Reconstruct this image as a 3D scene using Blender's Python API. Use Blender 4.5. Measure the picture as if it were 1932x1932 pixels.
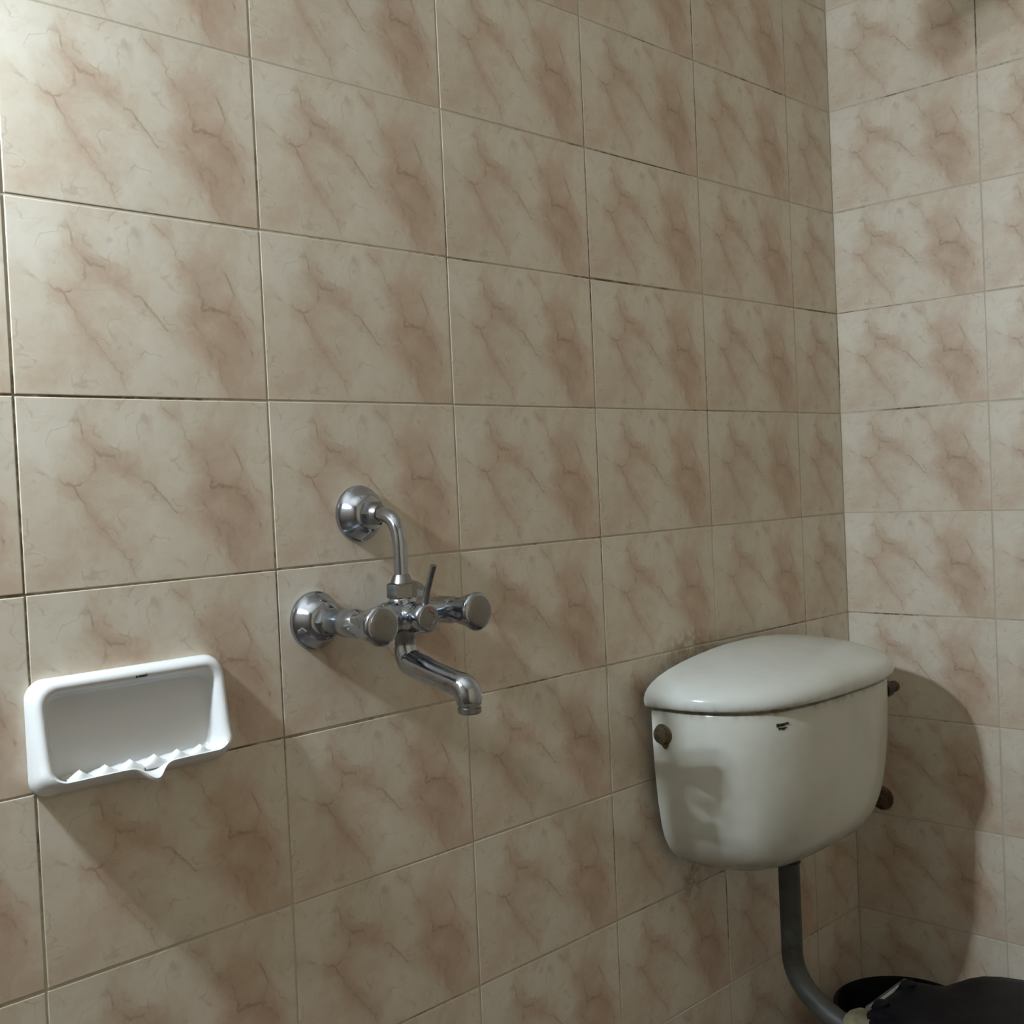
import bpy, bmesh, math, random
from mathutils import Vector, Matrix
random.seed(7)
for o in list(bpy.data.objects):
    bpy.data.objects.remove(o, do_unlink=True)
scn = bpy.context.scene
COL = scn.collection
PI = math.pi

# ------------------------------------------------------------------ camera
FPX = 2181.88
cam_d = bpy.data.cameras.new('camera')
cam_d.sensor_fit = 'HORIZONTAL'; cam_d.sensor_width = 36.0
cam_d.lens = 36.0 * FPX / 1932.0
cam_d.clip_start = 0.02
cam = bpy.data.objects.new('camera', cam_d); COL.objects.link(cam)
RX = Vector((0.7011855, -0.7115565, -0.0450131))
RY = Vector((-0.0494267, 0.0144697, -0.9986729))
RZ = Vector((0.7112636, 0.7024798, -0.0250239))
CAM = Vector((-2.12618, -1.16058, 1.28031))
m = Matrix.Identity(4)
for i in range(3):
    m[i][0] = RX[i]; m[i][1] = -RY[i]; m[i][2] = -RZ[i]; m[i][3] = CAM[i]
cam.matrix_world = m
scn.camera = cam

# ------------------------------------------------------------------ world, exposure
w = bpy.data.worlds.new('world'); scn.world = w; w.use_nodes = True
w.node_tree.nodes['Background'].inputs[0].default_value = (0.5, 0.6, 0.75, 1)
w.node_tree.nodes['Background'].inputs[1].default_value = 0.05
scn.view_settings.view_transform = 'Standard'
scn.view_settings.look = 'None'
scn.view_settings.exposure = 0.0
scn.view_settings.gamma = 1.0
scn.view_settings.use_curve_mapping = False

# the only lamp: a bare bulb on the left wall, up and left of the frame
LAMP = Vector((-2.17, -0.108, 1.79))
LAMP_R = 0.028
LAMP_WATTS = 345.0
LAMP_COL = (0.87, 0.99, 1.09)
scn.cycles.adaptive_threshold = 0.03

# room
ROOM_X0, ROOM_Y0, ROOM_H = -3.0, -2.3, 2.7
TW, TH = 0.29723, 0.2          # tile size
X5 = -0.16328                  # last vertical joint before the corner on the left wall
ROW0 = 1.79                    # height of one horizontal joint
GAP = 0.0024

# ------------------------------------------------------------------ material helpers
def mat_new(name):
    mt = bpy.data.materials.new(name); mt.use_nodes = True
    nt = mt.node_tree
    return mt, nt, nt.nodes['Principled BSDF']

class NB:
    """small node builder"""
    def __init__(s, nt): s.nt = nt
    def n(s, t, **k):
        x = s.nt.nodes.new(t)
        for a, b in k.items(): setattr(x, a, b)
        return x
    def put(s, sock, v):
        if v is None: return
        if hasattr(v, 'is_linked') or isinstance(v, bpy.types.NodeSocket): s.nt.links.new(v, sock)
        else: sock.default_value = v
    def math(s, op, a, b=None, c=None, clamp=False):
        x = s.n('ShaderNodeMath', operation=op); x.use_clamp = clamp
        s.put(x.inputs[0], a); s.put(x.inputs[1], b); s.put(x.inputs[2], c)
        return x.outputs[0]
    def vec(s, op, a, b=None, scale=None):
        x = s.n('ShaderNodeVectorMath', operation=op)
        s.put(x.inputs[0], a); s.put(x.inputs[1], b)
        if scale is not None: s.put(x.inputs['Scale'], scale)
        return x.outputs['Value'] if op in ('LENGTH', 'DOT_PRODUCT', 'DISTANCE') else x.outputs['Vector']
    def ramp(s, v, a, b, c=0.0, d=1.0, smooth=True):
        x = s.n('ShaderNodeMapRange'); x.interpolation_type = 'SMOOTHSTEP' if smooth else 'LINEAR'
        s.put(x.inputs['Value'], v); s.put(x.inputs['From Min'], a); s.put(x.inputs['From Max'], b)
        s.put(x.inputs['To Min'], c); s.put(x.inputs['To Max'], d)
        return x.outputs['Result']
    def noise(s, v, scale, detail=3.0, rough=0.5, color=False, dims='3D'):
        x = s.n('ShaderNodeTexNoise'); x.noise_dimensions = dims; s.put(x.inputs['Vector'], v)
        x.inputs['Scale'].default_value = scale; x.inputs['Detail'].default_value = detail
        x.inputs['Roughness'].default_value = rough
        return x.outputs['Color'] if color else x.outputs['Fac']
    def mix(s, f, a, b):
        x = s.n('ShaderNodeMix', data_type='RGBA')
        s.put(x.inputs['Factor'], f); s.put(x.inputs[6], a); s.put(x.inputs[7], b)
        return x.outputs[2]
    def bump(s, h, strength, dist):
        x = s.n('ShaderNodeBump'); s.put(x.inputs['Height'], h)
        x.inputs['Strength'].default_value = strength; x.inputs['Distance'].default_value = dist
        return x.outputs['Normal']

def rgb(r, g, b): return (r, g, b, 1.0)

def make_tile_material():
    mt, nt, bs = mat_new('marbled_cream_tile'); N = NB(nt)
    tc = N.n('ShaderNodeTexCoord'); P0 = tc.outputs['Object']
    geo = N.n('ShaderNodeNewGeometry'); W = geo.outputs['Position']
    sep = N.n('ShaderNodeSeparateXYZ'); nt.links.new(P0, sep.inputs[0])
    u = N.math('MULTIPLY', sep.outputs['X'], 1.0 / TH)
    v = N.math('MULTIPLY', sep.outputs['Z'], -1.0 / TH)
    cmb = N.n('ShaderNodeCombineXYZ'); nt.links.new(u, cmb.inputs[0]); nt.links.new(v, cmb.inputs[1])
    p = cmb.outputs[0]
    d1 = N.vec('SUBTRACT', N.noise(p, 3.2, 1.0, color=True, dims='2D'), (0.5, 0.5, 0.5))
    d2 = N.vec('SUBTRACT', N.noise(p, 13.0, 2.0, 0.6, color=True, dims='2D'), (0.5, 0.5, 0.5))
    p = N.vec('ADD', p, N.vec('SCALE', d1, scale=0.14))
    p = N.vec('ADD', p, N.vec('SCALE', d2, scale=0.065))
    p = N.vec('MULTIPLY', p, (1.0, 1.0, 0.0))
    A = TW / TH
    lines = [
        [(.22,.13),(.265,.27),(.36,.32),(.46,.40),(.52,.50),(.58,.64)],
        [(.03,.36),(.10,.43),(.18,.47),(.22,.55),(.28,.66)],
        'faint', [(.28,.66),(.36,.84),(.45,1.02)], [(.56,.05),(.63,.20),(.70,.36)], 'strong',
        [(.265,.27),(.24,.42),(.18,.47)],
        [(.70,.36),(.76,.50),(.86,.54),(.95,.74)],
        [(.84,.30),(.88,.42),(.86,.54)],
        [(.80,.80),(.83,1.0)],
        [(.68,.58),(.74,.70),(.76,.80)],
    ]
    dist = None
    off = 0.0
    for L in lines:
        if isinstance(L, str):
            off = 0.007 if L == 'faint' else 0.0
            continue
        for a, b in zip(L[:-1], L[1:]):
            a = Vector((a[0]*A, a[1], 0)); b = Vector((b[0]*A, b[1], 0)); ba = b - a
            pa = N.vec('SUBTRACT', p, tuple(a))
            h = N.math('MULTIPLY', N.vec('DOT_PRODUCT', pa, tuple(ba / ba.length_squared)), 1.0, clamp=True)
            x = N.n('ShaderNodeVectorMath', operation='SCALE')
            x.inputs[0].default_value = tuple(ba); nt.links.new(h, x.inputs['Scale'])
            dd = N.vec('DISTANCE', pa, x.outputs[0])
            if off: dd = N.math('ADD', dd, off)
            dist = dd if dist is None else N.math('MINIMUM', dist, dd)
    wob = N.noise(cmb.outputs[0], 9.0, 1.0, 0.6, dims='2D')
    veinw = N.ramp(wob, 0.35, 0.7, 0.2, 1.0)
    vein = N.math('MULTIPLY', N.ramp(dist, 0.001, 0.017, 1.0, 0.0), veinw)
    halo = N.ramp(dist, 0.0, 0.10, 1.0, 0.0)
    ridge = N.math('ABSOLUTE', N.math('SUBTRACT', N.noise(p, 3.4, 2.0, 0.55, dims='2D'), 0.5))
    vein2 = N.math('MULTIPLY', N.ramp(ridge, 0.0, 0.022, 1.0, 0.0), veinw)
    blobs = [(.34,.36,.16,.13,.55),(.18,.47,.09,.1,.45),(.74,.30,.10,.18,.75),(.80,.63,.22,.30,.85),
             (.90,.92,.16,.22,.5),(.30,.68,.20,.26,.28),(.10,.85,.12,.2,.25),(.42,.05,.1,.1,.2),
             (.10,.20,.13,.27,-.75),(.46,.14,.19,.18,-.5),(.50,.80,.18,.24,-.4),(.96,.28,.07,.26,-.5),(.58,.42,.08,.14,-.35)]
    acc = None
    for cx, cy, rx, ry, amp in blobs:
        q = N.vec('MULTIPLY', N.vec('SUBTRACT', p, (cx*A, cy, 0)), (1/(rx*A), 1/ry, 0))
        g = N.ramp(N.vec('LENGTH', q), 0.25, 1.25, amp, 0.0)
        acc = g if acc is None else N.math('ADD', acc, g)
    fine = N.noise(p, 6.0, 4.0, 0.62, dims='2D')
    acc = N.math('ADD', acc, N.math('MULTIPLY', N.math('SUBTRACT', fine, 0.5), 1.7))
    acc = N.math('ADD', acc, N.math('MULTIPLY', halo, 0.35))
    cr = N.n('ShaderNodeValToRGB'); nt.links.new(N.ramp(acc, -0.8, 1.4, smooth=False), cr.inputs[0])
    e = cr.color_ramp.elements
    e[0].position = 0.0; e[0].color = TILE[0]
    e[1].position = 1.0; e[1].color = TILE[3]
    k = e.new(0.36); k.color = TILE[1]
    k = e.new(0.66); k.color = TILE[2]
    col = N.mix(N.math('MAXIMUM', N.math('MULTIPLY', vein, 0.55), N.math('MULTIPLY', vein2, 0.28)), cr.outputs[0], TILE[4])
    # grime and glaze tint that differ from place to place on the wall
    big = N.noise(W, 1.7, 1.0)
    col = N.mix(N.ramp(big, 0.45, 0.75, 0.0, 0.22), col, rgb(.36, .29, .20))
    grime = N.noise(W, 55.0, 2.0, 0.7)
    col = N.mix(N.ramp(grime, 0.60, 0.80, 0.0, 0.22), col, rgb(.22, .16, .10))
    # old stains: rust above the cistern lid, a dark run below the tank
    for c, rx, rz, amt in (((-.535, 0, .990), .10, .035, .55), ((-.56, 0, .600), .035, .06, .6)):
        q = N.vec('MULTIPLY', N.vec('SUBTRACT', W, c), (1/rx, 12.0, 1/rz))
        g = N.math('MULTIPLY', N.ramp(N.vec('LENGTH', q), 0.2, 1.2, amt, 0.0), N.ramp(grime, 0.35, 0.62))
        col = N.mix(g, col, rgb(.19, .12, .05))
    bs.inputs['Roughness'].default_value = 0.32
    nt.links.new(col, bs.inputs['Base Color'])
    bs.inputs['Specular IOR Level'].default_value = 0.4
    nt.links.new(N.bump(N.noise(W, 14.0, 1.0), 0.10, 0.004), bs.inputs['Normal'])
    return mt

TILE = [rgb(.73, .69, .59), rgb(.665, .60, .49), rgb(.595, .485, .375), rgb(.50, .375, .28), rgb(.30, .205, .14)]

def make_grout():
    mt, nt, bs = mat_new('grimy_grout'); N = NB(nt)
    W = N.n('ShaderNodeNewGeometry').outputs['Position']
    big = N.noise(W, 2.3, 3.0, 0.6)
    fine = N.noise(W, 60.0, 3.0, 0.7)
    f = N.ramp(N.math('ADD', big, N.math('MULTIPLY', N.math('SUBTRACT', fine, .5), .35)), 0.50, 0.66)
    nt.links.new(N.mix(f, rgb(.56, .52, .42), rgb(.15, .11, .065)), bs.inputs['Base Color'])
    bs.inputs['Roughness'].default_value = 0.85
    nt.links.new(N.bump(fine, 0.5, 0.001), bs.inputs['Normal'])
    return mt

def make_plain(name, c, rough=0.5, spec=0.5, metal=0.0, noise=None, c2=None, bump=0.0, scale=20.0):
    mt, nt, bs = mat_new(name); N = NB(nt)
    tc = N.n('ShaderNodeTexCoord').outputs['Object']
    fac = N.noise(tc, scale, 4.0, 0.6)
    nt.links.new(N.mix(N.ramp(fac, 0.4, 0.7), rgb(*c), rgb(*(c2 or tuple(x * .9 for x in c)))), bs.inputs['Base Color'])
    bs.inputs['Roughness'].default_value = rough
    bs.inputs['Specular IOR Level'].default_value = spec
    bs.inputs['Metallic'].default_value = metal
    if bump: nt.links.new(N.bump(fac, bump, 0.002), bs.inputs['Normal'])
    return mt

def make_chrome(name, c=(.43, .47, .53), rough=0.10):
    mt, nt, bs = mat_new(name); N = NB(nt)
    tc = N.n('ShaderNodeTexCoord').outputs['Object']
    spots = N.noise(tc, 160.0, 4.0, 0.7)
    film = N.noise(tc, 30.0, 3.0, 0.6)
    nt.links.new(N.mix(N.ramp(spots, 0.52, 0.75, 0.0, 0.6), rgb(*c), rgb(.25, .26, .26)), bs.inputs['Base Color'])
    bs.inputs['Metallic'].default_value = 1.0
    nt.links.new(N.ramp(film, 0.3, 0.75, rough * .7, rough * 2.2), bs.inputs['Roughness'])
    return mt

def make_ceramic(name, c, dirt=0.0, zr=None, dcol=(.25, .16, .08)):
    """glazed ceramic; zr = list of (z0, z1, amount) world heights where rust and dirt cling"""
    mt, nt, bs = mat_new(name); N = NB(nt)
    W = N.n('ShaderNodeNewGeometry').outputs['Position']
    sep = N.n('ShaderNodeSeparateXYZ'); nt.links.new(W, sep.inputs[0])
    col = N.mix(N.ramp(N.noise(W, 9.0, 4.0, 0.6), 0.4, 0.75, 0.0, dirt), rgb(*c), rgb(.46, .44, .36))
    if zr:
        streak = N.noise(N.vec('MULTIPLY', W, (1.0, 1.0, 0.12)), 42.0, 4.0, 0.7)
        for z0, z1, amt in zr:
            f = N.math('MULTIPLY', N.ramp(sep.outputs['Z'], z0, z1, 0.0, 1.0), N.ramp(streak, 0.38, 0.66, 0.0, amt))
            col = N.mix(f, col, rgb(*dcol))
    nt.links.new(col, bs.inputs['Base Color'])
    bs.inputs['Roughness'].default_value = 0.17
    bs.inputs['Specular IOR Level'].default_value = 0.5
    nt.links.new(N.bump(N.noise(W, 22.0, 2.0), 0.05, 0.004), bs.inputs['Normal'])
    return mt

M = {}
M['tile'] = make_tile_material()
M['grout'] = make_grout()
M['paint'] = make_plain('cream_wall_paint', (.72, .59, .44), 0.6, bump=0.1)
M['dark_paint'] = make_plain('brown_wall_paint', (.20, .16, .12), 0.6, bump=0.1)
M['ceil'] = make_plain('white_ceiling_paint', (.76, .72, .65), 0.7, bump=0.1)
M['floor'] = make_plain('dull_floor_tile', (.13, .11, .10), 0.4, c2=(.09, .075, .065), scale=6.0)
M['chrome'] = make_chrome('worn_chrome')
M['chrome_nut'] = make_chrome('limescaled_chrome', (.28, .28, .27), 0.22)
M['dish'] = make_ceramic('white_ceramic', (.70, .72, .72), 0.05)
M['tank'] = make_ceramic('stained_white_ceramic', (.65, .68, .62), 0.35,
                         [(.899, .914, .7), (.690, .645, .4)], (.27, .17, .08))
M['lid'] = make_ceramic('white_lid_ceramic', (.69, .73, .70), 0.2, [(.934, .918, .4)], (.27, .18, .10))
M['pan'] = make_ceramic('toilet_ceramic', (.72, .73, .70), 0.2)
M['pvc'] = make_plain('grey_plastic_pipe', (.068, .073, .064), 0.5, c2=(.045, .048, .043), scale=35.0, bump=0.1)
M['black'] = make_plain('black_plastic', (.006, .006, .008), 0.4, 0.12, c2=(.012, .011, .013))
M['rubber'] = make_plain('black_rubber', (.012, .011, .010), 0.5)
M['brass'] = make_plain('tarnished_brass', (.17, .135, .075), 0.5, metal=0.5, c2=(.06, .045, .03), scale=70.0, bump=0.4)
M['rust'] = make_plain('rusty_metal', (.15, .095, .07), 0.6, metal=0.3, c2=(.04, .028, .02), scale=60.0, bump=0.3)
M['cement'] = make_plain('yellowed_cement', (.34, .32, .22), 0.85, c2=(.20, .19, .11), scale=45.0, bump=0.8)
M['ink'] = make_plain('black_ink', (.015, .017, .02), 0.5)
M['red'] = make_plain('red_enamel', (.35, .03, .03), 0.4)
def make_bulb():
    mt, nt, bs = mat_new('lit_bulb_glass')
    bs.inputs['Base Color'].default_value = (.9, .9, .9, 1)
    bs.inputs['Emission Color'].default_value = (*LAMP_COL, 1)
    bs.inputs['Emission Strength'].default_value = 60.0
    return mt
M['bulb'] = make_bulb()

# ------------------------------------------------------------------ mesh helpers
def mesh_obj(name, verts, faces, material, parent=None, sharp=35, smooth=True):
    me = bpy.data.meshes.new(name)
    me.from_pydata([tuple(v) for v in verts], [], faces)
    bm = bmesh.new(); bm.from_mesh(me)
    bmesh.ops.remove_doubles(bm, verts=bm.verts, dist=1e-6)
    bmesh.ops.recalc_face_normals(bm, faces=bm.faces)
    for fc in bm.faces: fc.smooth = smooth
    bm.to_mesh(me); bm.free()
    if smooth and sharp: me.set_sharp_from_angle(angle=math.radians(sharp))
    me.materials.append(material)
    o = bpy.data.objects.new(name, me); COL.objects.link(o)
    if parent is not None: o.parent = parent; o.matrix_parent_inverse = parent.matrix_world.inverted()
    return o

def rings(rs, cap0=True, cap1=True):
    """verts/faces of a closed-ring loft"""
    V, F = [], []; n = len(rs[0])
    for r in rs: V += [Vector(x) for x in r]
    for i in range(len(rs) - 1):
        for j in range(n):
            k = (j + 1) % n
            F.append((i*n + j, i*n + k, (i+1)*n + k, (i+1)*n + j))
    if cap0: F.append(tuple(range(n)))
    if cap1: F.append(tuple((len(rs)-1)*n + j for j in range(n)))
    return V, F

def basis(axis):
    a = Vector(axis).normalized()
    t = Vector((0, 0, 1)) if abs(a.z) < .9 else Vector((1, 0, 0))
    e1 = t.cross(a).normalized(); e2 = a.cross(e1)
    return a, e1, e2

def lathe(name, origin, axis, prof, material, parent=None, n=40, flute=None, sharp=35):
    """prof: list of (distance along axis, radius); flute=(count, depth, d0, d1)"""
    a, e1, e2 = basis(axis); o = Vector(origin); rs = []
    for d, r in prof:
        row = []
        for j in range(n):
            t = 2*PI*j/n; rr = r
            if flute:
                c, dep, d0, d1 = flute
                if d0 <= d <= d1: rr = r - dep * (0.5 - 0.5*math.cos(c*t)) ** 0.7
            row.append(o + a*d + e1*(rr*math.cos(t)) + e2*(rr*math.sin(t)))
        rs.append(row)
    V, F = rings(rs)
    return mesh_obj(name, V, F, material, parent, sharp)

def tube(name, path, rad, material, parent=None, n=24, sharp=40, cap=True):
    """path of points, rad a number, list, or list of (rx, ry)"""
    P = [Vector(p) for p in path]; rs = []
    N0 = None
    for i, p in enumerate(P):
        t = (P[min(i+1, len(P)-1)] - P[max(i-1, 0)]).normalized()
        if N0 is None:
            _, e1, e2 = basis(t)
        else:
            e1 = (N0 - t*N0.dot(t)).normalized(); e2 = t.cross(e1)
        N0 = e1
        r = rad[i] if isinstance(rad, (list, tuple)) else rad
        ra, rb = r if isinstance(r, (list, tuple)) else (r, r)
        rs.append([p + e1*(ra*math.cos(2*PI*j/n)) + e2*(rb*math.sin(2*PI*j/n)) for j in range(n)])
    V, F = rings(rs, cap, cap)
    return mesh_obj(name, V, F, material, parent, sharp)

def bez(p0, p1, p2, p3, n):
    p0, p1, p2, p3 = map(Vector, (p0, p1, p2, p3)); out = []
    for i in range(n + 1):
        t = i/n; s = 1-t
        out.append(p0*s**3 + p1*3*s*s*t + p2*3*s*t*t + p3*t**3)
    return out

def box(name, lo, hi, material, parent=None, bevel=0.0):
    bm = bmesh.new()
    bmesh.ops.create_cube(bm, size=1.0)
    lo, hi = Vector(lo), Vector(hi)
    for v in bm.verts:
        v.co = Vector((lo[i] + (v.co[i] + .5)*(hi[i]-lo[i]) for i in range(3)))
    if bevel: bmesh.ops.bevel(bm, geom=bm.edges[:], offset=bevel, segments=2, affect='EDGES', profile=.6)
    me = bpy.data.meshes.new(name); bm.to_mesh(me); bm.free()
    me.materials.append(material)
    o = bpy.data.objects.new(name, me); COL.objects.link(o)
    if parent is not None: o.parent = parent; o.matrix_parent_inverse = parent.matrix_world.inverted()
    return o

def empty(name, loc, label=None, cat=None, group=None):
    o = bpy.data.objects.new(name, None); COL.objects.link(o)
    o.empty_display_size = 0.05
    o.location = loc
    o.matrix_world = Matrix.Translation(Vector(loc))
    tag(o, label, cat, group)
    return o

def tag(o, label=None, cat=None, group=None, kind=None):
    if label: o['label'] = label
    if cat: o['category'] = cat
    if group: o['group'] = group
    if kind: o['kind'] = kind
    return o

# ------------------------------------------------------------------ room shell
REC = 0.0006                   # joints lie this far behind the tile faces
def slab(name, lo, hi, mat, label):
    return tag(box(name, lo, hi, mat), label, kind='structure')
T = 0.1
wall_left = slab('wall_left', (ROOM_X0 - T, REC, 0), (T, T, ROOM_H), M['grout'], 'long wall of marbled cream tiles behind the tap')
wall_right = slab('wall_right', (REC, ROOM_Y0 - T, 0), (T, REC, ROOM_H), M['grout'], 'tiled end wall on the right beyond the corner')
slab('wall_back', (ROOM_X0 - T, ROOM_Y0 - T, 0), (REC, ROOM_Y0, ROOM_H), M['paint'], 'cream painted wall behind the viewer')
slab('wall_side', (ROOM_X0 - T, ROOM_Y0, 0), (ROOM_X0, REC, ROOM_H), M['dark_paint'], 'dark brown painted wall beyond the lamp')
slab('floor', (ROOM_X0 - T, ROOM_Y0 - T, -T), (T, T, 0), M['floor'], 'dull brown bathroom floor')
slab('ceiling', (ROOM_X0 - T, ROOM_Y0 - T, ROOM_H), (T, T, ROOM_H + T), M['ceil'], 'white painted ceiling')

TILE_MESH = {}
def tile_mesh(x0, x1, z0, z1):
    """a tile (or cut piece of one): face in the local XZ plane, origin at the whole tile's upper left corner"""
    key = tuple(round(v, 4) for v in (x0, x1, z0, z1))
    if key in TILE_MESH: return TILE_MESH[key]
    b, d = 0.0011, REC
    V, F = [], []
    for ins, y in ((0.0, d), (0.0, 0.0004), (0.0004, 0.00015), (b, 0.0)):
        V += [(x0+ins, y, z1-ins), (x1-ins, y, z1-ins), (x1-ins, y, z0+ins), (x0+ins, y, z0+ins)]
    for i in range(3):
        for j in range(4):
            k = (j+1) % 4
            F.append((i*4+j, i*4+k, i*4+4+k, i*4+4+j))
    F.append((12, 13, 14, 15)); F.append((3, 2, 1, 0))
    me = bpy.data.meshes.new('tile'); me.from_pydata(V, [], F)
    bm = bmesh.new(); bm.from_mesh(me); bmesh.ops.recalc_face_normals(bm, faces=bm.faces); bm.to_mesh(me); bm.free()
    for pl in me.polygons: pl.use_smooth = False
    me.materials.append(M['tile'])
    TILE_MESH[key] = me
    return me

def lay_tiles(wall, s0, length, origin, rot):
    """columns start at along-wall coordinate s0 (a joint) and cover 0..length; rows hang on ROW0"""
    g = GAP/2
    c0 = math.floor((0 - s0)/TW) ; c1 = math.ceil((length - s0)/TW)
    r0 = -math.ceil((ROOM_H - ROW0)/TH); r1 = math.ceil(ROW0/TH)
    for c in range(c0, c1):
        a = s0 + c*TW
        lo, hi = max(a + g, 0.0006), min(a + TW - g, length - 0.0006)
        if hi - lo < 0.02: continue
        for r in range(r0, r1):
            zt = ROW0 - r*TH
            top, bot = min(zt - g, ROOM_H - 0.001), max(zt - TH + g, 0.001)
            if top - bot < 0.02: continue
            me = tile_mesh(lo - a, hi - a, bot - zt, top - zt)
            o = bpy.data.objects.new('tile', me); COL.objects.link(o)
            cut = lo > a + g + 1e-5 or hi < a + TW - g - 1e-5
            js = 0.0 if cut else random.uniform(-.0005, .0005)
            jz = random.uniform(-.0005, .0005)
            loc = rot @ Vector((a + js, -random.uniform(0, .0004), zt + jz)) + Vector(origin)
            tilt = Matrix.Rotation(random.uniform(-.0012, .0012), 4, 'Y') if not cut else Matrix.Identity(4)
            o.parent = wall
            o.matrix_world = Matrix.Translation(loc) @ rot.to_4x4() @ tilt
ID3 = Matrix.Identity(3)
lay_tiles(wall_left, (X5 - ROOM_X0) - 10*TW, -ROOM_X0, (ROOM_X0, 0, 0), ID3)
lay_tiles(wall_right, 0.0, -ROOM_Y0, (0, 0, 0), Matrix.Rotation(-PI/2, 3, 'Z'))

# ------------------------------------------------------------------ wall mixer tap
CX, CZ, BY = -1.227, 1.1248, -0.079      # centre of the mixer body, its axis distance from the wall
mixer = empty('wall_mixer_tap', (CX, 0, CZ), 'worn chrome two-handle wall mixer tap with swivel spout and bent riser pipe', 'tap')
OUT = (0, -1, 0)
def flange(name, x, z):
    f = lathe(name, (x, -0.0005, z), OUT, [(0, .0352), (.004, .0355), (.0055, .0350), (.0068, .0335), (.0085, .0322), (.015, .0285),
              (.021, .0250), (.0245, .0222), (.0262, .0190), (.0265, .0140)], M['chrome'], mixer, 48, sharp=25)
    return f
HEX = lambda name, o, ax, d0, d1, r, par, mat='chrome_nut': lathe(name, o, ax, [(d0, r*.86), (d0+.0012, r), (d1-.0012, r), (d1, r*.86)], M[mat], par, 6, sharp=20)
for s in (-1, 1):
    x = CX + s*0.075
    flange('wall_flange', x, CZ)
    HEX('union_nut', (x, 0, CZ), OUT, .023, .036, .0175, mixer)
    lathe('valve_body', (x, 0, CZ), OUT, [(.034, .0135), (.036, .0150), (.060, .0150), (.064, .0170), (.086, .0170), (.090, .0150),
          (.094, .0135), (.098, .0120)], M['chrome'], mixer, 36)
    kn = lathe('knob', (x, 0, CZ), OUT, [(.080, .0138), (.082, .0148), (.088, .0152), (.098, .0172), (.108, .0205), (.118, .0230), (.125, .0240),
          (.1300, .0240), (.1325, .0230), (.1345, .0208)], M['chrome'], mixer, 80, flute=(5, .0052, .092, .127), sharp=50)
    lathe('knob_cap', (x, 0, CZ), OUT, [(.1335, .0200), (.1352, .0196), (.1362, .0178), (.1366, .010), (.1366, .001)], M['chrome_nut'], kn, 40)
# horizontal body joining the valves, faceted towards the middle
tube('mixer_body', [(CX - .068, BY, CZ), (CX - .050, BY, CZ), (CX - .036, BY, CZ), (CX - .027, BY, CZ), (CX, BY, CZ),
     (CX + .027, BY, CZ), (CX + .036, BY, CZ), (CX + .050, BY, CZ), (CX + .068, BY, CZ)],
     [.0125, .0130, .0165, .0195, .0200, .0195, .0165, .0130, .0125], M['chrome'], mixer, 32)
# diverter: barrel towards the room with a round cap and an upright pin lever
div = lathe('diverter', (CX, 0, CZ), OUT, [(.072, .0185), (.100, .0185), (.103, .0170), (.110, .0165), (.113, .0178), (.122, .0180), (.1255, .0165), (.1265, .0150)], M['chrome'], mixer, 36)
lathe('diverter_cap', (CX, 0, CZ), OUT, [(.1255, .0145), (.1272, .0142), (.1276, .0085), (.1266, .0080), (.1266, .001)], M['chrome_nut'], div, 36)
lathe('colour_dot', (CX, 0, CZ + .0112), OUT, [(.1262, .0016), (.1279, .0016), (.1282, .0008)], M['red'], div, 12)
tube('lever', [(CX, -.119, CZ + .010), (CX, -.1235, CZ + .027), (CX, -.1320, CZ + .047), (CX, -.1395, CZ + .063)],
     [.0045, .0042, .0036, .0038], M['chrome_nut'], div, 14)
# upper hub with hex nut, riser pipe, upper wall flange
lathe('riser_hub', (CX, BY, CZ), (0, 0, 1), [(.008, .0175), (.0205, .0172), (.0235, .0150)], M['chrome'], mixer, 32)
HEX('riser_nut', (CX, BY, CZ), (0, 0, 1), .0225, .041, .0185, mixer)
lathe('riser_collar', (CX, BY, CZ), (0, 0, 1), [(.040, .0140), (.046, .0120), (.051, .0095)], M['chrome_nut'], mixer, 28)
UZ = 1.2505
rp = [(CX, BY, CZ + .048), (CX, BY, CZ + .070)] + bez((CX, BY, CZ + .080), (CX, BY, CZ + .113), (CX, BY + .010, UZ), (CX, BY + .046, UZ), 14) + [(CX, -.024, UZ)]
tube('riser_pipe', rp, .0088, M['chrome'], mixer, 24)
flange('wall_flange', CX, UZ)
HEX('union_nut', (CX, 0, UZ), OUT, .0235, .038, .0165, mixer)
lathe('union_collar', (CX, 0, UZ), OUT, [(.037, .0135), (.041, .0125), (.045, .0100)], M['chrome_nut'], mixer, 28)
# spout
lathe('spout_collar', (CX, BY - .002, CZ), (0, 0, -1), [(.012, .0150), (.024, .0150), (.027, .0130), (.034, .0128)], M['chrome_nut'], mixer, 30)
sp = [(CX, BY - .002, CZ - .026), (CX, BY - .002, CZ - .034)] + bez((CX, BY - .002, CZ - .040), (CX, BY - .002, CZ - .056), (CX, BY - .016, CZ - .0575), (CX + .001, BY - .034, CZ - .0615), 8) \
   + [(CX + .0015, -.130, CZ - .0665), (CX + .002, -.150, CZ - .0705)] + bez((CX + .002, -.160, CZ - .0725), (CX + .003, -.181, CZ - .076), (CX + .003, -.1865, CZ - .078), (CX + .003, -.1865, CZ - .094), 10)
sr = [.0125, .0128] + [(.0150, .0140)]*3 + [(.0165, .0150)]*3 + [(.0160, .0150)]*3 + [(.0152, .0145)]*2 + [(.0150, .0150)]*3 + [.0158]*4 + [.0160]*2 + [.0158, .0148]
sp_n = len(sp); sr = (sr + [.0148]*10)[:sp_n]
spout = tube('spout', sp, sr, M['chrome'], mixer, 28, sharp=60)
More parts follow.
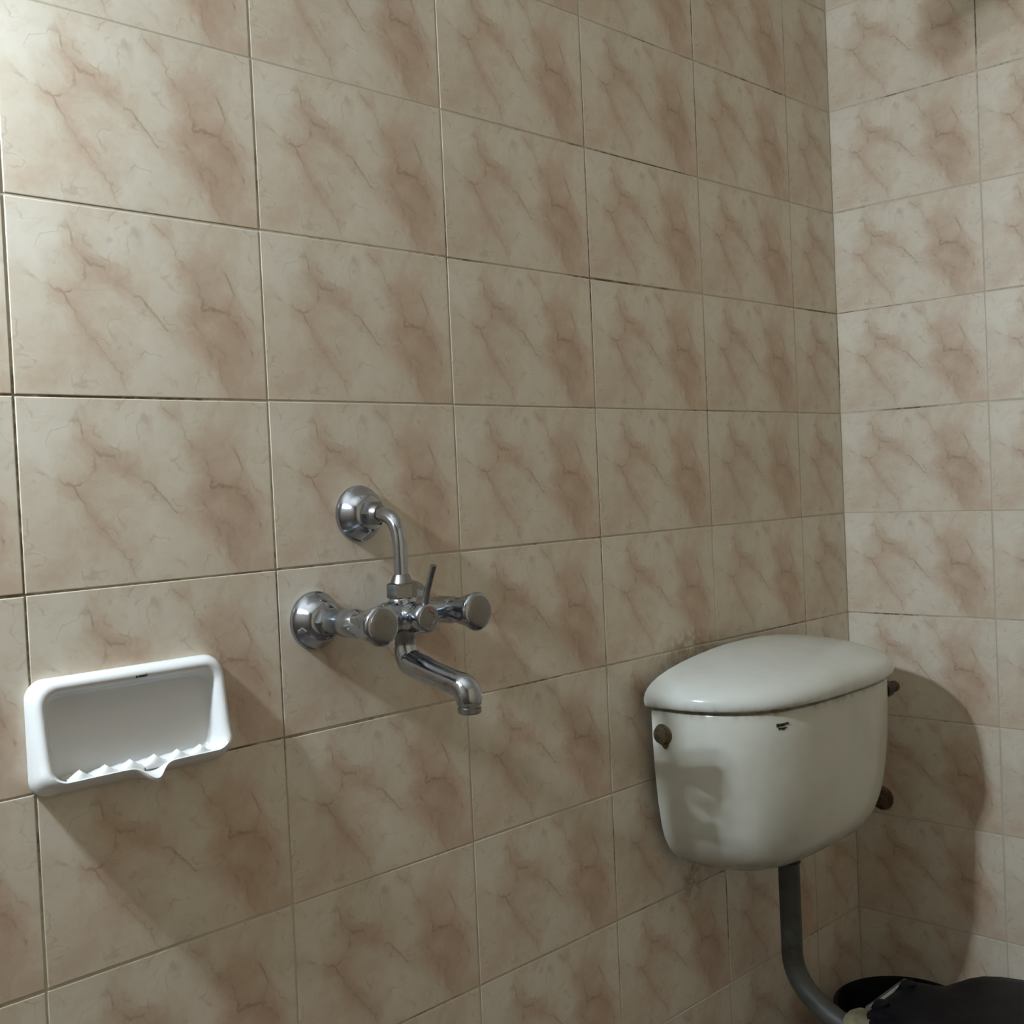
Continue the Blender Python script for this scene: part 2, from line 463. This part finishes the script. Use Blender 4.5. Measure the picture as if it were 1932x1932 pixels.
lathe('aerator', (CX + .003, -.1865, CZ - .094), (0, 0, -1), [(-.002, .0142), (.003, .0142), (.0035, .0125), (.006, .0125), (.0065, .0138), (.012, .0136), (.0135, .0115), (.0115, .010), (.0115, .001)], M['chrome_nut'], spout, 30)

# ------------------------------------------------------------------ overhead shower above the tap (just out of frame, its shadow falls on the end wall)
shower = empty('overhead_shower', (CX, 0, 2.01), 'chrome shower rose on a bent arm high above the mixer tap', 'shower')
lathe('wall_flange', (CX, -.0005, 2.01), OUT, [(0, .030), (.004, .030), (.012, .024), (.016, .013)], M['chrome'], shower, 36)
tube('arm', [(CX, -.004, 2.01), (CX, -.09, 2.018)] + bez((CX, -.12, 2.018), (CX, -.165, 2.016), (CX, -.178, 2.000), (CX, -.1815, 1.980), 8), .010, M['chrome'], shower, 20)
tl = Vector((0, -.29, -.957))
lathe('rose', (CX, -.1805, 1.986), tl, [(0, .012), (.012, .016), (.022, .016), (.030, .020), (.050, .040), (.062, .048), (.070, .048), (.072, .044), (.072, .001)], M['chrome'], shower, 40)

# ------------------------------------------------------------------ soap dish
dish = empty('soap_dish', (-1.545, 0, 0.985), 'white ceramic ribbed soap dish fixed to the wall left of the tap', 'soap dish')
def round_rect(cx, cz, hw, hh, r, n=14):
    out = []
    for qx, qz, t0 in ((1, 1, 0), (-1, 1, PI/2), (-1, -1, PI), (1, -1, 3*PI/2)):
        for i in range(n + 1):
            t = t0 + PI/2*i/n
            out.append((cx + qx*(hw - r) + r*math.cos(t), cz + qz*(hh - r) + r*math.sin(t)))
    # resample evenly
    P = [Vector(p) for p in out] + [Vector(out[0])]
    L = [0]
    for a, b in zip(P[:-1], P[1:]): L.append(L[-1] + (b-a).length)
    res = []; K = 200; j = 0
    for i in range(K):
        s = L[-1]*i/K
        while L[j+1] < s: j += 1
        f = (s - L[j])/max(L[j+1]-L[j], 1e-9)
        res.append(P[j].lerp(P[j+1], f))
    return res
DX, DZ, DHW, DHH = -1.5465, 1.0440, .1100, .0600
def dish_ring(ins, ytop, ybot, r, spout=0.0, shear=0.0, drop=0.0):
    out = []
    for q in round_rect(DX, DZ, DHW - ins, DHH - ins, r):
        t = (DZ + DHH - q.y)/(2*DHH)             # 0 top, 1 bottom
        y = ytop + (ybot - ytop)*max(0, min(1, t))**1.3
        x, z = q.x, q.y
        if spout and t > .7:
            g = math.exp(-((x - DX - .006)/.0125)**2)
            y -= spout*.011*g; z -= spout*.0125*g
        k = max(0.0, min(1.0, (t - .62)/.33)); z -= drop*k*k*(3 - 2*k)
        out.append((x, y, z + shear*t))
    return out
rs = [dish_ring(0, -.0005, -.0005, .020),
      dish_ring(.000, -.006, -.014, .020, .2, 0, -.0030),
      dish_ring(.0015, -.012, -.028, .020, .6, 0, -.0080),
      dish_ring(.0045, -.017, -.0365, .020, 1.0, 0, -.0100),
      dish_ring(.0085, -.0185, -.0385, .018, 1.0, 0, -.0100),
      dish_ring(.0125, -.0165, -.0365, .017, .8, 0, -.0070),
      dish_ring(.0155, -.0125, -.0325, .016, .35, 0, -.0005),
      dish_ring(.0170, -.0085, -.022, .015, 0, 0, .0025),
      dish_ring(.0185, -.0055, -.010, .014, 0, 0, .0035),
      dish_ring(.0215, -.0035, -.0045, .012, 0, 0, .0040)]
V, F = rings(rs, True, True)
mesh_obj('body', V, F, M['dish'], dish, sharp=60)
for k in range(6):
    x0 = DX - .0690 + k*.0272; zl = DZ - DHH + .0170
    prof = [(-.006, .0010, .0020), (-.013, .0012, .0030), (-.021, .0016, .0060), (-.0265, .0020, .0082), (-.0298, .0018, .0078), (-.0322, .0008, .0052), (-.0336, .0000, .0012)]
    V, F = [], []; n = 11
    for y, zb, h in prof:
        for i in range(n):
            q = -1 + 2*i/(n - 1)
            V.append((x0 + q*.0125, y, zl + zb + h*(1 - abs(q))**1.5 * (1.0 + .35*abs(q))))
        for i in range(n):
            q = 1 - 2*i/(n - 1)
            V.append((x0 + q*.0125, y, zl + zb - .0035))
    m2 = 2*n
    for j in range(len(prof) - 1):
        for i in range(m2):
            F.append((j*m2 + i, j*m2 + (i+1) % m2, (j+1)*m2 + (i+1) % m2, (j+1)*m2 + i))
    F.append(tuple(range(m2))); F.append(tuple((len(prof)-1)*m2 + i for i in range(m2)))
    mesh_obj('rib', V, F, M['dish'], dish, sharp=70)
# small printed maker's mark on the upper rim
def mark(name, strokes, origin, ex, ez, material, parent, depth, nrm):
    """strokes: list of (x, z, w, h) small flat bars in the plane spanned by ex, ez"""
    V, F = [], []
    for x, z, ww, hh in strokes:
        b = len(V)
        for dn in (0, depth):
            for sx, sz in ((0, 0), (1, 0), (1, 1), (0, 1)):
                V.append(Vector(origin) + ex*(x + sx*ww) + ez*(z + sz*hh) + nrm*dn)
        F += [(b, b+1, b+2, b+3), (b+4, b+5, b+6, b+7)] + [(b+i, b+(i+1) % 4, b+4+(i+1) % 4, b+4+i) for i in range(4)]
    return mesh_obj(name, V, F, material, parent, smooth=False)
mk = [(0, 0, .0016, .0034), (.0026, .0004, .0011, .0020), (.0041, .0004, .0013, .0022), (.0058, .0004, .0012, .0023), (.0074, .0004, .0014, .0026),
      (.0092, .0005, .0012, .0029), (.0108, .0008, .0013, .0030), (.0025, .0004, .0100, .0008), (.0124, .0020, .0016, .0012)]
mark('maker_mark', mk, (DX + .0015, -.0186, DZ + DHH - .0115), Vector((1, 0, 0)), Vector((0, 0, 1)), M['ink'], dish, .0004, Vector((0, -1, 0)))

# ------------------------------------------------------------------ cistern
TX, YB = -0.4188, -0.0235
cist = empty('toilet_cistern', (TX, 0, 0.62), 'white ceramic toilet cistern with rust-stained rim hung on the wall by the corner', 'cistern')
def dcurve(a, b, n, z, dy=0.0, N=72):
    out = []
    for j in range(N + 1):
        t = PI*j/N; c, s = math.cos(t), math.sin(t)
        x = TX + a*math.copysign(abs(c)**(2/n), c); y = YB + min(-dy, -b*abs(s)**(2/n))
        out.append((x, y, z))
    for i in range(1, 24):                       # straight back edge along the wall
        f = i/24
        out.append((out[N][0]*(1-f) + out[0][0]*f, YB - dy, z))
    return out
tank_r = [(.9178, .250, .186), (.9120, .2510, .187), (.9112, .2560, .192), (.9100, .2600, .1955), (.9060, .2615, .197), (.860, .2610, .197), (.8096, .2585, .195), (.7606, .2535, .191), (.7214, .247, .185),
          (.7018, .241, .180), (.6842, .2315, .1745), (.6695, .2190, .167), (.6560, .201, .156), (.6450, .178, .140), (.6370, .145, .117), (.6310, .100, .084), (.6290, .03, .025)]
V, F = rings([dcurve(a, b, 3.25, z) for z, a, b in tank_r])
tank = mesh_obj('tank', V, F, M['tank'], cist, sharp=50)
lid_r = [(.9178, .255, .190), (.9178, .2700, .2040), (.9184, .2760, .2095), (.9204, .2785, .2122), (.9253, .2805, .2141), (.9330, .2810, .2146), (.9400, .2778, .2117), (.9468, .2715, .2063), (.9537, .2607, .1970),
         (.9610, .2430, .1823), (.9684, .2166, .1607), (.9752, .1813, .1333), (.9806, .1431, .1039), (.9850, .1019, .0735), (.9880, .0588, .0421), (.9891, .0147, .0118)]
V, F = rings([dcurve(a, b, 3.0 - .6*(i/15), z, .003*(i/15)) for i, (z, a, b) in enumerate(lid_r)])
mesh_obj('lid', V, F, M['lid'], cist, sharp=60)
for sx in (-1, 1):
    box('hanging_bracket', (TX + sx*.14 - .02, YB - .002, .845), (TX + sx*.14 + .02, -.0004, .875), M['rust'], cist, .003)
# blanked-off inlet on the near end
pl = lathe('inlet_plug', (-.6760, -.044, .8735), (-1, 0, 0), [(0, .0182), (.003, .0182), (.0045, .0165), (.0055, .0150), (.0065, .0150), (.011, .0135), (.012, .011), (.012, .001)], M['brass'], cist, 28)
pl['label'] = 'tarnished brass inlet plug'
lathe('drip', (-.6830, -.050, .8600), (0, 0, -1), [(0, .006), (.004, .0045), (.008, .0015)], M['brass'], pl, 12)
# printed mark on the front
mk2 = [(0, 0, .0050, .0050), (.0060, .0006, .0016, .0040), (.0082, .0002, .0072, .0046), (.0164, .0018, .0066, .0034), (.0034, -.0046, .0030, .0034), (.0070, -.0038, .0120, .0020), (.0105, -.0058, .0042, .0018)]
def tank_front(x, a=.2612, b=.197, n=3.25):
    return Vector((x, YB - b*(1 - abs((x - TX)/a)**n)**(1/n), 0))
pa, pb = tank_front(-.599), tank_front(-.573)
ex = (pb - pa).normalized(); nr = Vector((ex.y, -ex.x, 0))
if nr.y > 0: nr = -nr
mark('maker_mark', mk2, pa + Vector((0, 0, .8885)), ex, Vector((0, 0, 1)), M['ink'], cist, .0014, nr)
# inlet connection at the far end
inlet = lathe('inlet_nut', (-.1800, -.1605, .8750), (1, 0, 0), [(0, .0150), (.019, .0150), (.020, .013)], M['rubber'], cist, 16)
lathe('inlet_tail', (-.1800, -.1605, .8750), (1, 0, 0), [(.016, .0105), (.024, .0105), (.025, .0080), (.038, .0080), (.039, .0105), (.048, .0105), (.049, .008)], M['rust'], inlet, 18)
# flush outlet nut under the tank
lathe('outlet_nut', (-.4266, -.105, .644), (0, 0, -1), [(0, .023), (.008, .023), (.010, .021), (.016, .021)], M['rust'], cist, 24)

# wall plate on the end wall behind the cistern
wp = empty('wall_plate', (0, -.060, .622), 'round rust-brown pipe plate on the end wall half hidden by the cistern', 'wall plate')
lathe('disc', (0, -.060, .622), (-1, 0, 0), [(.0006, .0235), (.004, .0235), (.008, .021), (.010, .012)], M['rust'], wp, 30)
lathe('stub', (0, -.060, .622), (-1, 0, 0), [(.008, .0105), (.020, .0105), (.021, .009)], M['rust'], wp, 20)

# ------------------------------------------------------------------ flush pipe
fp = empty('flush_pipe', (-.4266, -.105, .36), 'grey plastic flush pipe bending down from the cistern to the toilet', 'pipe')
path = [(-.4266, -.105, .6275), (-.4266, -.105, .575), (-.4266, -.105, .515), (-.4266, -.1053, .481)] + \
       bez((-.4276, -.1055, .4617), (-.4286, -.1075, .4127), (-.4296, -.1457, .3862), (-.4306, -.185, .3706), 12) + [(-.4315, -.208, .3632)]
tube('pipe', path, .0181, M['pvc'], fp, 28)
lathe('pipe_rim', (-.4266, -.105, .6280), (0, 0, -1), [(0, .0200), (.012, .0200), (.013, .0183)], M['rubber'], fp, 28)

# ------------------------------------------------------------------ toilet
TY = -.265
toilet = empty('toilet', (-.4325, -.45, 0), 'white toilet pan with a closed black plastic seat lid below the cistern', 'toilet')
def egg(hw, yb, yf, z, n=48, p=2.3):
    yb -= .018; yf -= .018; z *= 1.043
    out = []; yc = yb + (yf - yb)*.45
    for j in range(n):
        t = 2*PI*j/n; c, s = math.cos(t), math.sin(t)
        x = -.4325 + hw*math.copysign(abs(c)**(2/p), c)
        y = yc + ((yf - yc) if s < 0 else (yb - yc))*abs(s)**(2/p)*1.0
        out.append((x, y, z))
    return out
pan = [egg(.13, -.30, -.62, 0), egg(.13, -.30, -.62, .03), egg(.105, -.31, -.59, .06), egg(.095, -.31, -.58, .14), egg(.115, -.30, -.62, .20),
       egg(.155, -.29, -.68, .28), egg(.178, -.285, -.715, .34), egg(.184, -.28, -.725, .375), egg(.184, -.28, -.725, .385), egg(.178, -.287, -.718, .389),
       egg(.135, -.35, -.675, .389), egg(.128, -.357, -.668, .38), egg(.11, -.38, -.64, .30), egg(.06, -.43, -.56, .20), egg(.03, -.46, -.52, .18)]
V, F = rings(pan)
mesh_obj('pan', V, F, M['pan'], toilet, sharp=50)
tube('inlet_horn', [(-.4325, -.236, .354), (-.4325, -.28, .350), (-.4325, -.32, .344)], [.027, .029, .034], M['pan'], toilet, 24)
jn = tube('cement_joint', [(-.4325, -.2095, .366), (-.4325, -.216, .367), (-.4325, -.226, .368), (-.4325, -.242, .3665), (-.4325, -.256, .363), (-.4325, -.266, .358)],
          [.0205, .027, .0325, .035, .033, .029], M['cement'], toilet, 20)
jn['label'] = 'yellowed lump of cement around the pipe joint'
# seat and lid outline, back to front (half width, y)
half = [(h, y*.98 - .023) for h, y in [(.070, -.262), (.074, -.280), (.077, -.300), (.087, -.3155), (.112, -.324), (.140, -.334), (.161, -.348), (.177, -.372), (.187, -.405), (.191, -.45), (.189, -.51),
        (.178, -.58), (.155, -.645), (.120, -.695), (.075, -.727), (.03, -.740)]]
outl = [(-.4325 + h, y) for h, y in half] + [(-.4325 - h, y) for h, y in reversed(half)]
def plate(z, s):
    z += .0172; cx, cy = -.4325, -.513
    return [(cx + (x - cx)*s, cy + (y - cy)*s, z) for x, y in outl]
V, F = rings([plate(.390, .975), plate(.392, .985), plate(.405, .985), plate(.407, .97)])
mesh_obj('seat', V, F, M['black'], toilet, sharp=40)
V, F = rings([plate(.4075, .975), plate(.408, .995), plate(.414, 1.0), plate(.419, .992), plate(.4225, .965), plate(.425, .86), plate(.4265, .6), plate(.427, .2)])
mesh_obj('lid', V, F, M['black'], toilet, sharp=40)
hr = tube('hinge_rod', [(-.495, -.280, .4377), (-.4325, -.280, .4377), (-.370, -.280, .4377)], .0055, M['chrome'], toilet, 14)
hr['label'] = 'chrome hinge rod'
for s in (-1, 1):
    lathe('hinge_bolt', (-.4325 + s*.045, -.2925, .3975), (0, 0, 1), [(0, .010), (.030, .010), (.044, .012), (.049, .011), (.051, .006)], M['black'], toilet, 16)

# ------------------------------------------------------------------ black bin in the corner
bn = empty('waste_bin', (-.172, -.175, 0), 'black plastic bin standing in the corner behind the flush pipe', 'bin')
lathe('bucket', (-.172, -.175, 0), (0, 0, 1), [(0, .092), (.01, .096), (.15, .108), (.280, .118), (.288, .122), (.298, .1235), (.300, .121), (.298, .116), (.285, .113), (.15, .103), (.012, .090), (.012, .002)], M['black'], bn, 48)
tube('handle', [(-.172 + .124*math.cos(t), -.175 + .124*math.sin(t), .285 - .05*math.sin((t - PI*.95)/1.1*PI) ) for t in [PI*.95 + 1.1*i/14 for i in range(15)]], .0028, M['black'], bn, 8)

# ------------------------------------------------------------------ lamp (out of frame)
lamp = empty('wall_lamp', (LAMP.x, 0, LAMP.z), 'bare lit bulb in a white holder on the tiled wall', 'lamp')
lathe('wall_rose', (LAMP.x, -.0005, LAMP.z), OUT, [(0, .042), (.010, .042), (.016, .036), (.018, .02)], M['dish'], lamp, 36)
lathe('holder', (LAMP.x, 0, LAMP.z), OUT, [(.016, .019), (.050, .019), (.058, .016), (.080, .0155)], M['dish'], lamp, 30)
lathe('bulb', LAMP, OUT, [(-.031, .014)] + [(-LAMP_R*math.cos(t), LAMP_R*math.sin(t)) for t in [.55 + (PI - .58)*i/12 for i in range(13)]], M['bulb'], lamp, 24, sharp=0)
ld = bpy.data.lights.new('bulb_light', 'POINT')
ld.energy = LAMP_WATTS; ld.shadow_soft_size = LAMP_R + .003; ld.color = LAMP_COL
lo = bpy.data.objects.new('bulb_light', ld); COL.objects.link(lo)
lo.location = LAMP; lo.parent = lamp; lo.matrix_parent_inverse = lamp.matrix_world.inverted()
